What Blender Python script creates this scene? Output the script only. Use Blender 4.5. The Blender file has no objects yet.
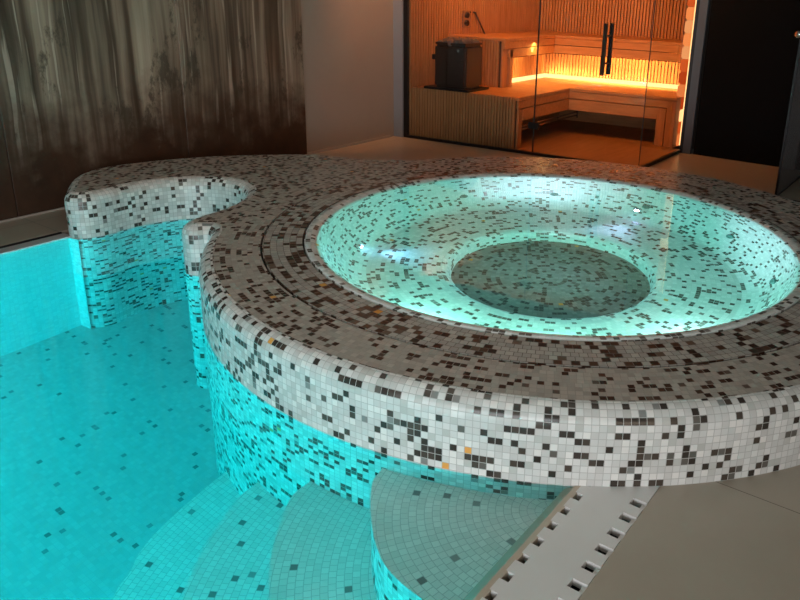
import bpy, bmesh, math, random
from mathutils import Vector, Matrix
random.seed(7)
S = bpy.context.scene
COL = S.collection
PI = math.pi
T = 0.0247                                   # mosaic pitch
CX, CY = -1.767, 3.355                       # hot tub centre
RB, ZT, BN = 1.775, 0.27, 0.065              # drum radius, top height, bullnose radius
ZW = 0.258                                   # hot tub water level
DEPTH = -1.40

# ------------------------------------------------------------------ helpers
def link(o, parent=None):
    COL.objects.link(o)
    if parent: o.parent = parent
    return o
def tag(o, label=None, cat=None, group=None, kind=None):
    for k, v in (('label', label), ('category', cat), ('group', group), ('kind', kind)):
        if v: o[k] = v
    return o
def empty(name, loc, label, cat, group=None):
    e = bpy.data.objects.new(name, None); e.empty_display_size = .1
    e.location = loc; link(e); return tag(e, label, cat, group)
def wloc(o):
    v = Vector((0, 0, 0))
    while o is not None: v += o.location; o = o.parent
    return v
def build(name, bm, mat, parent=None, origin=(0, 0, 0), smooth=False, mats=None, recalc=True):
    """bm holds world coordinates; the object's origin is put at 'origin' (world)."""
    if recalc: bmesh.ops.recalc_face_normals(bm, faces=bm.faces)
    org = Vector(origin)
    for v in bm.verts: v.co -= org
    me = bpy.data.meshes.new(name); bm.to_mesh(me); bm.free()
    for m in (mats or [mat]): me.materials.append(m)
    if smooth:
        for p in me.polygons: p.use_smooth = True
    o = bpy.data.objects.new(name, me); link(o, parent)
    o.location = org - (wloc(parent) if parent else Vector((0, 0, 0)))
    return o
def box(bm, x0, x1, y0, y1, z0, z1, f=None, mi=0):
    c = [(x, y, z) for z in (z0, z1) for x, y in ((x0, y0), (x1, y0), (x1, y1), (x0, y1))]
    vs = [bm.verts.new(f(*p) if f else p) for p in c]
    for q in ((0, 3, 2, 1), (4, 5, 6, 7), (0, 1, 5, 4), (1, 2, 6, 5), (2, 3, 7, 6), (3, 0, 4, 7)):
        fc = bm.faces.new([vs[i] for i in q]); fc.material_index = mi
    return bm
def bevel(bm, w, seg=2):
    bmesh.ops.bevel(bm, geom=list(bm.edges), offset=w, segments=seg, affect='EDGES', clamp_overlap=True)
    return bm
def tube(bm, p0, p1, r, n=12, cap=True):
    p0, p1 = Vector(p0), Vector(p1); d = (p1 - p0); L = d.length; d.normalize()
    a = d.orthogonal().normalized(); b = d.cross(a)
    R = [[bm.verts.new(p + (a * math.cos(t * 2 * PI / n) + b * math.sin(t * 2 * PI / n)) * r) for t in range(n)] for p in (p0, p1)]
    for i in range(n): bm.faces.new([R[0][i], R[0][(i + 1) % n], R[1][(i + 1) % n], R[1][i]])
    if cap: bm.faces.new(R[0][::-1]); bm.faces.new(R[1])
    return bm
def lathe(bm, prof, c, axis=(0, 0, 1), n=24):
    """prof: list of (radius, height along axis)"""
    ax = Vector(axis).normalized(); a = ax.orthogonal().normalized(); b = ax.cross(a); c = Vector(c)
    rings = []
    for r, h in prof:
        if r < 1e-6: rings.append([bm.verts.new(c + ax * h)])
        else: rings.append([bm.verts.new(c + ax * h + (a * math.cos(t * 2 * PI / n) + b * math.sin(t * 2 * PI / n)) * r) for t in range(n)])
    for A, B in zip(rings, rings[1:]):
        for i in range(n):
            j = (i + 1) % n
            q = [A[i % len(A)], A[j % len(A)], B[j % len(B)], B[i % len(B)]]
            u = []
            for v in q:
                if v not in u: u.append(v)
            if len(u) > 2: bm.faces.new(u)
    return bm

# ------------------------------------------------------------------ materials
class NT:
    def __init__(s, name):
        s.m = bpy.data.materials.new(name); s.m.use_nodes = True
        s.t = s.m.node_tree; s.t.nodes.clear()
        s.out = s.n('ShaderNodeOutputMaterial')
    def n(s, typ, **kw):
        x = s.t.nodes.new(typ)
        for k, v in kw.items(): setattr(x, k, v)
        return x
    def put(s, inp, v):
        if isinstance(v, (int, float)): inp.default_value = v
        elif isinstance(v, (tuple, list)):
            inp.default_value = v if len(v) == len(inp.default_value) else (*v, 1)
        else: s.t.links.new(v, inp)
    def math(s, op, a, b=0.0, c=None):
        x = s.n('ShaderNodeMath', operation=op); s.put(x.inputs[0], a); s.put(x.inputs[1], b)
        if c is not None: s.put(x.inputs[2], c)
        return x.outputs[0]
    def mix(s, f, a, b, blend='MIX'):
        x = s.n('ShaderNodeMix', data_type='RGBA', blend_type=blend)
        s.put(x.inputs['Factor'], f); s.put(x.inputs[6], a); s.put(x.inputs[7], b); return x.outputs[2]
    def xyz(s, v):
        x = s.n('ShaderNodeSeparateXYZ'); s.put(x.inputs[0], v); return x.outputs
    def comb(s, a, b, c=0.0):
        x = s.n('ShaderNodeCombineXYZ')
        for i, v in enumerate((a, b, c)): s.put(x.inputs[i], v)
        return x.outputs[0]
    def white(s, vec):
        x = s.n('ShaderNodeTexWhiteNoise', noise_dimensions='3D'); s.put(x.inputs['Vector'], vec); return x.outputs
    def noise(s, vec, scale, detail=2.0, rough=.5):
        x = s.n('ShaderNodeTexNoise'); s.put(x.inputs['Vector'], vec); x.inputs['Scale'].default_value = scale
        x.inputs['Detail'].default_value = detail; x.inputs['Roughness'].default_value = rough; return x.outputs['Fac']
    def ramp(s, f, stops, interp='LINEAR'):
        x = s.n('ShaderNodeValToRGB'); x.color_ramp.interpolation = interp
        e = x.color_ramp.elements
        while len(e) < len(stops): e.new(.5)
        for k, (p, c) in zip(e, stops): k.position = p; k.color = (*c, 1) if len(c) == 3 else c
        s.put(x.inputs[0], f); return x.outputs[0]
    def bsdf(s, color, rough=.5, metal=0., spec=.5, bump=None, **kw):
        b = s.n('ShaderNodeBsdfPrincipled'); s.put(b.inputs['Base Color'], color); s.put(b.inputs['Roughness'], rough)
        s.put(b.inputs['Metallic'], metal); s.put(b.inputs['Specular IOR Level'], spec)
        for k, v in kw.items(): s.put(b.inputs[k], v)
        if bump is not None:
            h, st, di = bump; x = s.n('ShaderNodeBump'); s.put(x.inputs['Height'], h)
            x.inputs['Strength'].default_value = st; x.inputs['Distance'].default_value = di
            s.t.links.new(x.outputs[0], b.inputs['Normal'])
        s.t.links.new(b.outputs[0], s.out.inputs[0]); return b
def obj_co(s): return s.n('ShaderNodeTexCoord').outputs['Object']

def mosaic(name, mode, dark_p=.2, lights=None, darks=None, gold=.0012, seed=0., pitch=T, grout=(.45, .44, .42), rough=.22, brick=False, clump=.5):
    s = NT(name)
    lights = lights or [(0, (.62, .61, .59)), (.3, (.74, .73, .71)), (.55, (.66, .66, .64)), (.75, (.80, .78, .75)), (.9, (.54, .54, .51))]
    darks = darks or [(0, (.045, .036, .030)), (.45, (.075, .058, .046)), (.8, (.13, .12, .105)), (.93, (.25, .25, .24))]
    if mode == 'uv':
        u, v, _ = s.xyz(s.n('ShaderNodeTexCoord').outputs['UV'])
        a = s.math('DIVIDE', u, pitch); b = s.math('DIVIDE', v, pitch)
    elif mode == 'grid':
        u, v, _ = s.xyz(obj_co(s)); a = s.math('DIVIDE', u, pitch); b = s.math('DIVIDE', v, pitch)
    else:                                                # rings about the object's own origin
        x, y, _ = s.xyz(obj_co(s))
        r = s.math('SQRT', s.math('ADD', s.math('MULTIPLY', x, x), s.math('MULTIPLY', y, y)))
        b = s.math('DIVIDE', r, pitch)
        rc = s.math('ADD', s.math('FLOOR', b), .5)
        n = s.math('ROUND', s.math('MULTIPLY', rc, 2 * PI))
        th = s.math('ADD', s.math('DIVIDE', s.math('ARCTAN2', y, x), 2 * PI), .5)
        a = s.math('MULTIPLY', th, n)
    if brick: a = s.math('ADD', a, s.math('MULTIPLY', s.math('MODULO', s.math('FLOOR', b), 2), .5))
    ca, cb = s.math('FLOOR', a), s.math('FLOOR', b)
    fa, fb = s.math('SUBTRACT', a, ca), s.math('SUBTRACT', b, cb)
    ea = s.math('ABSOLUTE', s.math('SUBTRACT', fa, .5)); eb = s.math('ABSOLUTE', s.math('SUBTRACT', fb, .5))
    edge = s.math('MAXIMUM', ea, eb)
    gm = s.math('GREATER_THAN', edge, .455)
    cell = s.comb(ca, cb, seed)
    w = s.white(cell); w2 = s.white(s.comb(ca, cb, seed + 17.3))
    # clumps: neighbours side by side go dark together
    wc = s.white(s.comb(s.math('FLOOR', s.math('DIVIDE', s.math('ADD', ca, s.math('MULTIPLY', cb, 1.0)), 2)), cb, seed + 5.1)).__getitem__('Value')
    val = s.math('ADD', s.math('MULTIPLY', w['Value'], 1 - clump), s.math('MULTIPLY', wc, clump))
    # distribution of the sum of two uniforms -> invert roughly so dark_p is the share
    c1, c2 = 1 - clump, clump
    th = math.sqrt(2 * dark_p * c1 * c2) if clump > 0 else dark_p
    isd = s.math('LESS_THAN', val, th)
    lc = s.ramp(w2['Value'], lights, 'CONSTANT'); dc = s.ramp(w2['Value'], darks, 'CONSTANT')
    col = s.mix(isd, lc, dc)
    if gold:
        g = s.math('LESS_THAN', s.white(s.comb(ca, cb, seed + 31.7))['Value'], gold)
        col = s.mix(g, col, (.80, .36, .08))
    col = s.mix(gm, col, grout)
    rg = s.math('ADD', s.math('MULTIPLY', gm, .5), s.math('ADD', rough, s.math('MULTIPLY', w['Value'], .12)))
    hgt = s.math('MULTIPLY', s.math('SUBTRACT', 1.0, gm), 1.0)
    s.bsdf(col, rg, spec=.5)
    return s.m

def plain(name, col, rough=.5, metal=0., spec=.5, noise=0., scale=8., bump=0.):
    s = NT(name); c = col
    co = obj_co(s); nz = s.noise(co, scale, 4.)
    if noise:
        c = s.mix(nz, tuple(x * (1 - noise) for x in col), tuple(min(1, x * (1 + noise)) for x in col))
    s.bsdf(c, rough, metal, spec, bump=(nz, bump, .002) if bump else None); return s.m
def emit(name, col, strength):
    s = NT(name); e = s.n('ShaderNodeEmission'); s.put(e.inputs[0], col); e.inputs[1].default_value = strength
    s.t.links.new(e.outputs[0], s.out.inputs[0]); return s.m
def wood(name, c0, c1, rough=.55, axis=0, scale=1.):
    s = NT(name); mp = s.n('ShaderNodeMapping'); s.put(mp.inputs[0], obj_co(s))
    sc = [14, 14, 14]; sc[axis] = 1.2; mp.inputs['Scale'].default_value = [x * scale for x in sc]
    nz = s.noise(mp.outputs[0], 2.2, 5., .6)
    s.bsdf(s.ramp(nz, [(.3, c0), (.7, c1)]), rough, spec=.35, bump=(nz, .15, .002)); return s.m
def thin_glass(name, tint=(.93, .95, .94), refl=1.0, haze=None):
    s = NT(name); tr = s.n('ShaderNodeBsdfTransparent'); s.put(tr.inputs[0], tint)
    gl = s.n('ShaderNodeBsdfGlossy'); gl.inputs['Roughness'].default_value = .02; s.put(gl.inputs[0], (.9, .9, .9))
    fr = s.n('ShaderNodeFresnel'); fr.inputs[0].default_value = 1.45
    mx = s.n('ShaderNodeMixShader'); s.t.links.new(s.math('MULTIPLY', fr.outputs[0], refl), mx.inputs[0])
    s.t.links.new(tr.outputs[0], mx.inputs[1]); s.t.links.new(gl.outputs[0], mx.inputs[2]); last = mx.outputs[0]
    if haze:
        df = s.n('ShaderNodeBsdfDiffuse'); s.put(df.inputs[0], haze[0]); m2 = s.n('ShaderNodeMixShader')
        m2.inputs[0].default_value = haze[1]; s.t.links.new(last, m2.inputs[1]); s.t.links.new(df.outputs[0], m2.inputs[2]); last = m2.outputs[0]
    s.t.links.new(last, s.out.inputs[0]); return s.m
def water(name, tint, ripple=.0, rscale=6., absorb=None):
    s = NT(name)
    g = s.n('ShaderNodeBsdfRefraction'); s.put(g.inputs['Color'], tint); g.inputs['IOR'].default_value = 1.33; g.inputs['Roughness'].default_value = 0
    gl = s.n('ShaderNodeBsdfGlossy'); gl.inputs['Roughness'].default_value = .0; s.put(gl.inputs[0], (1, 1, 1))
    fr = s.n('ShaderNodeFresnel'); fr.inputs[0].default_value = 1.33
    mx = s.n('ShaderNodeMixShader'); s.t.links.new(fr.outputs[0], mx.inputs[0]); s.t.links.new(g.outputs[0], mx.inputs[1]); s.t.links.new(gl.outputs[0], mx.inputs[2])
    if ripple:
        x = s.n('ShaderNodeBump'); x.inputs['Strength'].default_value = 1; x.inputs['Distance'].default_value = ripple
        s.put(x.inputs['Height'], s.noise(obj_co(s), rscale, 2.))
        for k in (g, gl, fr): s.t.links.new(x.outputs[0], k.inputs['Normal'])
    s.t.links.new(mx.outputs[0], s.out.inputs[0])
    if absorb:
        va = s.n('ShaderNodeVolumeAbsorption'); s.put(va.inputs[0], absorb[0]); va.inputs[1].default_value = absorb[1]
        s.t.links.new(va.outputs[0], s.out.inputs[1])
    return s.m

M = {}
M['side'] = mosaic('mosaic_wall', 'uv', .21, seed=1.)
M['top'] = mosaic('mosaic_top', 'polar', .24, seed=2., darks=[(0, (.055, .028, .018)), (.5, (.085, .045, .03)), (.85, (.14, .10, .08))], grout=(.38, .34, .30), lights=[(0, (.41, .37, .33)), (.3, (.49, .44, .39)), (.6, (.45, .41, .37)), (.85, (.53, .48, .43))])  # deck tiles dimmed and warmed: low light and sauna glow in the colour
M['ring'] = mosaic('mosaic_ring', 'polar', .27, seed=3., pitch=T * 1.25, brick=True, darks=[(0, (.055, .028, .018)), (.5, (.095, .05, .03)), (.85, (.16, .11, .08))], grout=(.16, .13, .11), lights=[(0, (.42, .39, .36)), (.5, (.49, .46, .42)), (.85, (.53, .50, .45))])  # ring tiles carry the same dim, warm top light in colour
BL = [(0, (.66, .70, .68)), (.5, (.76, .78, .76)), (.85, (.70, .75, .72))]
BD = [(0, (.10, .085, .07)), (.5, (.16, .14, .12)), (.85, (.24, .22, .2))]
M['basin_uv'] = mosaic('mosaic_basin', 'uv', .19, seed=4., lights=BL, darks=BD, grout=(.62, .64, .62))
M['basin_polar'] = mosaic('mosaic_seat', 'polar', .19, seed=5., lights=BL, darks=BD, grout=(.62, .64, .62))
M['well_polar'] = mosaic('mosaic_footwell', 'polar', .26, seed=6., lights=[(0, (.24, .25, .24)), (.5, (.29, .30, .28)), (.85, (.26, .28, .26))], darks=[(0, (.06, .055, .05)), (.5, (.10, .09, .08))], grout=(.22, .23, .22))  # tiles darkened so the footwell reads as less lit
PL = [(0, (.60, .62, .60)), (.5, (.64, .66, .64)), (.8, (.62, .64, .62))]
PW = [(0, (.80, .82, .80)), (.5, (.84, .86, .84)), (.8, (.82, .84, .82))]
M['pool_floor'] = mosaic('mosaic_pool_floor', 'grid', .026, seed=7., lights=PL, darks=[(0, (.24, .25, .25)), (.5, (.34, .34, .34))], gold=0, grout=(.56, .58, .57), clump=.5)
M['pool_wall'] = mosaic('mosaic_pool_wall', 'uv', .0, seed=8., lights=PW, gold=0, grout=(.72, .74, .73), clump=.0)
M['tread'] = mosaic('mosaic_tread', 'polar', .016, seed=9., lights=[(0, (.80, .80, .75)), (.5, (.86, .85, .80))], darks=[(0, (.24, .24, .23)), (.5, (.34, .34, .32))], gold=0, grout=(.56, .56, .53), clump=.0)
M['floor_tile'] = None
s = NT('stone_floor_tile'); co = obj_co(s)
nz = s.noise(co, 1.6, 6., .6); nz2 = s.noise(co, 9., 4., .6)
c = s.mix(nz, (.35, .30, .24), (.46, .395, .315)); c = s.mix(s.math('MULTIPLY', nz2, .35), c, (.50, .44, .355))
x, y, _ = s.xyz(co)
def joint(v, off, per, w):
    f = s.math('FRACT', s.math('DIVIDE', s.math('ADD', v, off), per))
    return s.math('LESS_THAN', s.math('MINIMUM', f, s.math('SUBTRACT', 1.0, f)), w / per / 2)
jm = s.math('MAXIMUM', joint(x, 40 * 1.2, 1.2, .003), joint(y, 40 * 1.2 - 2.137 + 1.2, 1.2, .003))
s.bsdf(s.mix(jm, c, (.12, .10, .085)), s.math('ADD', .24, s.math('MULTIPLY', nz2, .15)), spec=.5); M['floor_tile'] = s.m
M['plaster'] = plain('wall_plaster', (.36, .31, .27), .75, noise=.06, scale=3., bump=.1)
M['black_wall'] = plain('black_wall_paint', (.003, .003, .003), .7, spec=.1)
M['ceiling'] = plain('ceiling_paint', (.25, .24, .23), .8)
M['skirting'] = plain('pale_skirting', (.40, .35, .31), .5)
M['white_plastic'] = plain('white_grating_plastic', (.74, .72, .70), .38, noise=.03)
M['channel'] = plain('dark_gutter_channel', (.012, .012, .013), .5)
M['lip'] = plain('beige_edge_tile', (.52, .43, .33), .35, noise=.12, scale=14)
M['lip_white'] = plain('pale_stone_edge', (.50, .49, .50), .45, noise=.08, scale=6)
M['grey_metal'] = plain('grey_anodised_frame', (.27, .29, .33), .5, .0)
M['black_metal'] = plain('black_metal', (.012, .011, .011), .4, .3)
M['brown_metal'] = plain('bronze_metal', (.05, .030, .018), .4, .6)
M['chrome'] = plain('chrome', (.75, .75, .77), .15, 1.)
M['heater'] = plain('dark_bronze_sheet', (.028, .012, .005), .5, .0, noise=.1)
M['stone'] = plain('heater_stone', (.18, .16, .15), .9, noise=.4, scale=20, bump=.5)
M['wood'] = wood('pale_sauna_wood', (.50, .245, .095), (.66, .35, .15), axis=0)
M['wood_v'] = wood('sauna_slat_wood', (.46, .22, .085), (.64, .33, .14), axis=2)
M['wood_floor'] = wood('sauna_floor_wood', (.26, .13, .05), (.36, .19, .08), axis=1)
M['wood_dark'] = plain('slat_backing', (.10, .055, .028), .8)
M['glass'] = thin_glass('clear_glass', (.90, .90, .89))
M['glass_edge'] = plain('glass_edge_line', (.05, .04, .035), .3)
M['glass_grey'] = thin_glass('smoked_partition_glass', (.55, .60, .63), haze=((.40, .42, .46), .30))
M['water_tub'] = water('clear_tub_water', (1, 1, 1), .0006, 5., ((.30, 1, .90), .35))
M['water_pool'] = water('clear_pool_water', (1, 1, 1), .0012, 3., ((.10, .96, .99), .8))

# ------------------------------------------------------------------ outline of the mosaic island
def catmull(pts, closed=True, sub=14):
    out = []; n = len(pts)
    for i in range(n if closed else n - 1):
        p = [Vector(pts[(i + k - 1) % n]) if closed else Vector(pts[min(max(i + k - 1, 0), n - 1)]) for k in range(4)]
        for j in range(sub):
            t = j / sub
            out.append(.5 * ((2 * p[1]) + (-p[0] + p[2]) * t + (2 * p[0] - 5 * p[1] + 4 * p[2] - p[3]) * t * t + (-p[0] + 3 * p[1] - 3 * p[2] + p[3]) * t ** 3))
    if not closed: out.append(Vector(pts[-1]))
    return out
def resample(pts, step, closed=True):
    P = pts + [pts[0]] if closed else pts
    L = [0]
    for a, b in zip(P, P[1:]): L.append(L[-1] + (b - a).length)
    n = max(3, round(L[-1] / step)); out = []; k = 0
    for i in range(n if closed else n + 1):
        d = L[-1] * i / n
        while k < len(L) - 2 and L[k + 1] < d: k += 1
        seg = L[k + 1] - L[k]; t = (d - L[k]) / seg if seg else 0
        out.append(P[k].lerp(P[k + 1], t))
    return out, L[-1]
ctrl = []
for a in [-140, -137] + list(range(-134, 152, 6)):
    R = RB + (.065 * min(1, max(0, (a - 20) / 70)) if a > 20 else 0)
    ctrl.append((CX + R * math.cos(math.radians(a)), CY + R * math.sin(math.radians(a))))
ctrl += [(-3.47, 4.14), (-3.60, 4.04), (-3.78, 3.955), (-4.02, 3.875), (-4.21, 3.73), (-4.41, 3.52), (-4.58, 3.30), (-4.73, 3.0), (-4.81, 2.72),
         (-4.80, 2.53), (-4.72, 2.39), (-4.60, 2.285), (-4.47, 2.20), (-4.37, 2.135), (-4.30, 2.135), (-4.245, 2.185), (-4.22, 2.28), (-4.23, 2.45), (-4.205, 2.62), (-4.135, 2.77),
         (-4.03, 2.87), (-3.88, 2.93), (-3.72, 2.91), (-3.58, 2.81), (-3.49, 2.66), (-3.44, 2.50), (-3.425, 2.36), (-3.40, 2.265), (-3.345, 2.205), (-3.28, 2.195), (-3.235, 2.23), (-3.205, 2.268)]
ctrl = [(x, y) for x, y in ctrl]
OUT, OLEN = resample([Vector((p.x, p.y)) for p in catmull([(x, y, 0) for x, y in ctrl])], .02)
NO = len(OUT)
def normals(P):
    n = len(P); r = []
    for i in range(n):
        t = (P[(i + 1) % n] - P[i - 1]).normalized(); r.append(Vector((t.y, -t.x)))   # outward for ccw
    return r
ON = normals(OUT)
ulen = [0]
for i in range(NO): ulen.append(ulen[-1] + (OUT[(i + 1) % NO] - OUT[i]).length)
NT_ = round(ulen[-1] / T); uk = NT_ * T / ulen[-1]

# ------------------------------------------------------------------ hot tub
tub = empty('hot_tub', (CX, CY, 0), 'large round raised hot tub clad in white and dark brown mosaic', 'hot tub')
ORG = (CX, CY, 0)
bm = bmesh.new(); uvl = bm.loops.layers.uv.new('UVMap')
zb = ZT - BN
prof = [(0, DEPTH - .02), (0, -.8), (0, -.4), (0, 0), (0, zb)] + [(BN * (1 - math.cos(a)), zb + BN * math.sin(a)) for a in [PI / 2 * k / 6 for k in range(1, 7)]]
vl = [DEPTH - .02, -.8, -.4, 0, zb]
for k in range(1, 7): vl.append(zb + BN * PI / 2 * k / 6)
rows = []
for off, z in prof:
    rows.append([bm.verts.new((p.x - n.x * off, p.y - n.y * off, z)) for p, n in zip(OUT, ON)])
for k in range(len(rows) - 1):
    for i in range(NO):
        j = (i + 1) % NO
        f = bm.faces.new([rows[k][i], rows[k][j], rows[k + 1][j], rows[k + 1][i]])
        uu = (ulen[i] * uk, ulen[i + 1] * uk, ulen[i + 1] * uk, ulen[i] * uk); vv = (vl[k], vl[k], vl[k + 1], vl[k + 1])
        for lp, a, b in zip(f.loops, uu, vv): lp[uvl].uv = (a, b)
outer_wall = build('outer_wall', bm, M['side'], tub, ORG, smooth=True)
# flat top, outside the slot
def disc_ring(bm, r0, r1, z, n=192):
    A = [[bm.verts.new((CX + r * math.cos(2 * PI * i / n), CY + r * math.sin(2 * PI * i / n), z)) for i in range(n)] for r in (r0, r1)]
    for i in range(n): bm.faces.new([A[0][i], A[0][(i + 1) % n], A[1][(i + 1) % n], A[1][i]])
    return A
bm = bmesh.new()
vo = [bm.verts.new((p.x - n.x * BN, p.y - n.y * BN, ZT)) for p, n in zip(OUT, ON)]
vi = [bm.verts.new((CX + 1.497 * math.cos(2 * PI * i / 192), CY + 1.497 * math.sin(2 * PI * i / 192), ZT)) for i in range(192)]
es = [bm.edges.new((vo[i], vo[(i + 1) % NO])) for i in range(NO)] + [bm.edges.new((vi[i], vi[(i + 1) % 192])) for i in range(192)]
bmesh.ops.triangle_fill(bm, edges=es, use_beauty=True)
for f in bm.faces:
    f.normal_update()
    if f.normal.z < 0: f.normal_flip()
low = [bm.verts.new((v.co.x, v.co.y, ZT - .02)) for v in vi]
for i in range(192): bm.faces.new([vi[i], low[i], low[(i + 1) % 192], vi[(i + 1) % 192]])
build('deck', bm, M['top'], tub, ORG, recalc=False)
# overflow channel under the two slots, and the ring cover
bm = bmesh.new(); disc_ring(bm, 1.27, 1.52, ZT - .021); build('overflow_channel', bm, M['channel'], tub, ORG)
bm = bmesh.new(); rr = [(1.298, ZT - .015), (1.298, ZT), (1.487, ZT), (1.487, ZT - .015)]
lathe(bm, rr + [rr[0]], (CX, CY, 0), n=192); build('overflow_ring_cover', bm, M['ring'], tub, ORG)
# inner lip, basin wall
RI = 1.288
lipz = [(RI, ZT - .02), (RI, ZT)] + [(1.262 - .055 * math.sin(a), ZT - .055 + .055 * math.cos(a)) for a in [PI / 2 * k / 6 for k in range(0, 7)]]
wallp = [(1.207, .215), (1.19, .12), (1.15, -.02), (1.095, -.15), (1.06, -.21), (1.02, -.245), (.985, -.258)]
def lathe_uv(name, prof, mat, R=None, n=192, smooth=True):
    bm = bmesh.new(); uvl = bm.loops.layers.uv.new('UVMap'); rows = []
    L = [0]
    for a, b in zip(prof, prof[1:]): L.append(L[-1] + math.hypot(a[0] - b[0], a[1] - b[1]))
    nt = round(2 * PI * (R or prof[0][0]) / T)
    for r, z in prof: rows.append([bm.verts.new((CX + r * math.cos(2 * PI * i / n), CY + r * math.sin(2 * PI * i / n), z)) for i in range(n)])
    for k in range(len(prof) - 1):
        for i in range(n):
            j = (i + 1) % n
            f = bm.faces.new([rows[k][i], rows[k + 1][i], rows[k + 1][j], rows[k][j]])
            us = [i, i, i + 1, i + 1]; vs = [L[k], L[k + 1], L[k + 1], L[k]]
            for lp, a, b in zip(f.loops, us, vs): lp[uvl].uv = (a / n * nt * T, b)
    for f in bm.faces: f.normal_update()
    return build(name, bm, mat, tub, ORG, smooth=smooth, recalc=False)
lathe_uv('inner_lip', lipz, M['basin_uv'], 1.25)
lathe_uv('basin_wall', [lipz[-1]] + wallp[1:], M['basin_uv'], 1.1)
bm = bmesh.new(); lathe(bm, [(.985, -.258), (.64, -.272), (.585, -.282), (.56, -.30)], (CX, CY, 0), n=192)
build('seat', bm, M['basin_polar'], tub, ORG)
lathe_uv('footwell_wall', [(.56, -.30), (.545, -.325), (.535, -.41)], M['basin_uv'], .52)
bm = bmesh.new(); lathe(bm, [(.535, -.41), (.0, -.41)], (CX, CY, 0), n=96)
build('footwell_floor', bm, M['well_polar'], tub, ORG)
# jets: small round nozzles on the wall / seat
def jet(ang, r, z, rad, nrm):
    c = Vector((CX + r * math.cos(ang), CY + r * math.sin(ang), z))
    bm = bmesh.new(); lathe(bm, [(0, .004), (rad * .35, .004), (rad * .4, .010), (rad * .8, .012), (rad, .006), (rad, -.01)], c, nrm, 20)
    build('jet_nozzle', bm, M['chrome_dull'], tub, c, smooth=True)
M['chrome_dull'] = plain('dull_nozzle_plastic', (.10, .22, .20), .35)
for k, (ad, r, z) in enumerate(((52, 1.128, -.07), (86, 1.128, -.07), (118, 1.128, -.07), (150, 1.128, -.07), (18, 1.128, -.07), (250, 1.128, -.07), (290, 1.128, -.07))):
    a = math.radians(ad); jet(a, r, z, .028, (-math.cos(a) * .9, -math.sin(a) * .9, .42))

# hot tub water
bm = bmesh.new(); n = 160
top = [bm.verts.new((CX + 1.245 * math.cos(2 * PI * i / n), CY + 1.245 * math.sin(2 * PI * i / n), ZW)) for i in range(n)]
bot = [bm.verts.new((v.co.x, v.co.y, -.66)) for v in top]
bm.faces.new(top); bm.faces.new(bot[::-1])
for i in range(n): bm.faces.new([bot[i], bot[(i + 1) % n], top[(i + 1) % n], top[i]])
tag(build('hot_tub_water', bm, M['water_tub'], None, (CX, CY, ZW)), 'clear glowing turquoise water filling the round hot tub to its brim', 'water')

# underwater lamps with bright lenses
def tub_lamp(ang_deg, r, z, label, col, strength, power, blend=.9, size=75):
    a = math.radians(ang_deg); c = Vector((CX + r * math.cos(a), CY + r * math.sin(a), z)); d = Vector((-math.cos(a), -math.sin(a), .05)).normalized()
    e = empty('underwater_lamp', c, label, 'lamp', 'lamps set in the hot tub wall')
    bm = bmesh.new(); lathe(bm, [(.0, -.03), (.026, -.03), (.026, .008), (.022, .012), (.017, .010)], c, d, 24); build('housing', bm, M['chrome'], e, c, smooth=True)
    bm = bmesh.new(); lathe(bm, [(.017, .010), (.012, .015), (0, .017)], c, d, 24); build('lens', bm, emit('lamp_lens_' + str(ang_deg), col, strength), e, c, smooth=True)
    ld = bpy.data.lights.new('tub_spot', 'SPOT'); ld.energy = power; ld.color = col[:3]; ld.spot_size = math.radians(size); ld.spot_blend = blend; ld.shadow_soft_size = .015
    lo = bpy.data.objects.new('lamp_beam', ld); link(lo, e); lo.location = d * .03
    lo.rotation_euler = (d + Vector((0, 0, -.10))).to_track_quat('-Z', 'Y').to_euler()
tub_lamp(206.6, 1.060, -.19, 'small bright lamp in the hot tub wall on the side nearest the pool', (.30, .60, 1), 60, 10)
tub_lamp(88, 1.080, -.13, 'small bright lamp in the hot tub wall on the side towards the sauna', (.55, .60, 1), 90, 16)

def area(name, loc, to, sx, sy, power, col, parent=None):
    ld = bpy.data.lights.new(name, 'AREA'); ld.shape = 'RECTANGLE'; ld.size = sx; ld.size_y = sy; ld.energy = power; ld.color = col
    o = bpy.data.objects.new(name, ld); link(o, parent); o.location = loc
    o.rotation_euler = (Vector(to) - Vector(loc)).to_track_quat('-Z', 'Y').to_euler(); return o
def point(name, loc, power, col, r=.05):
    ld = bpy.data.lights.new(name, 'POINT'); ld.energy = power; ld.color = col; ld.shadow_soft_size = r
    o = bpy.data.objects.new(name, ld); link(o); o.location = loc; return o
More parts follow.
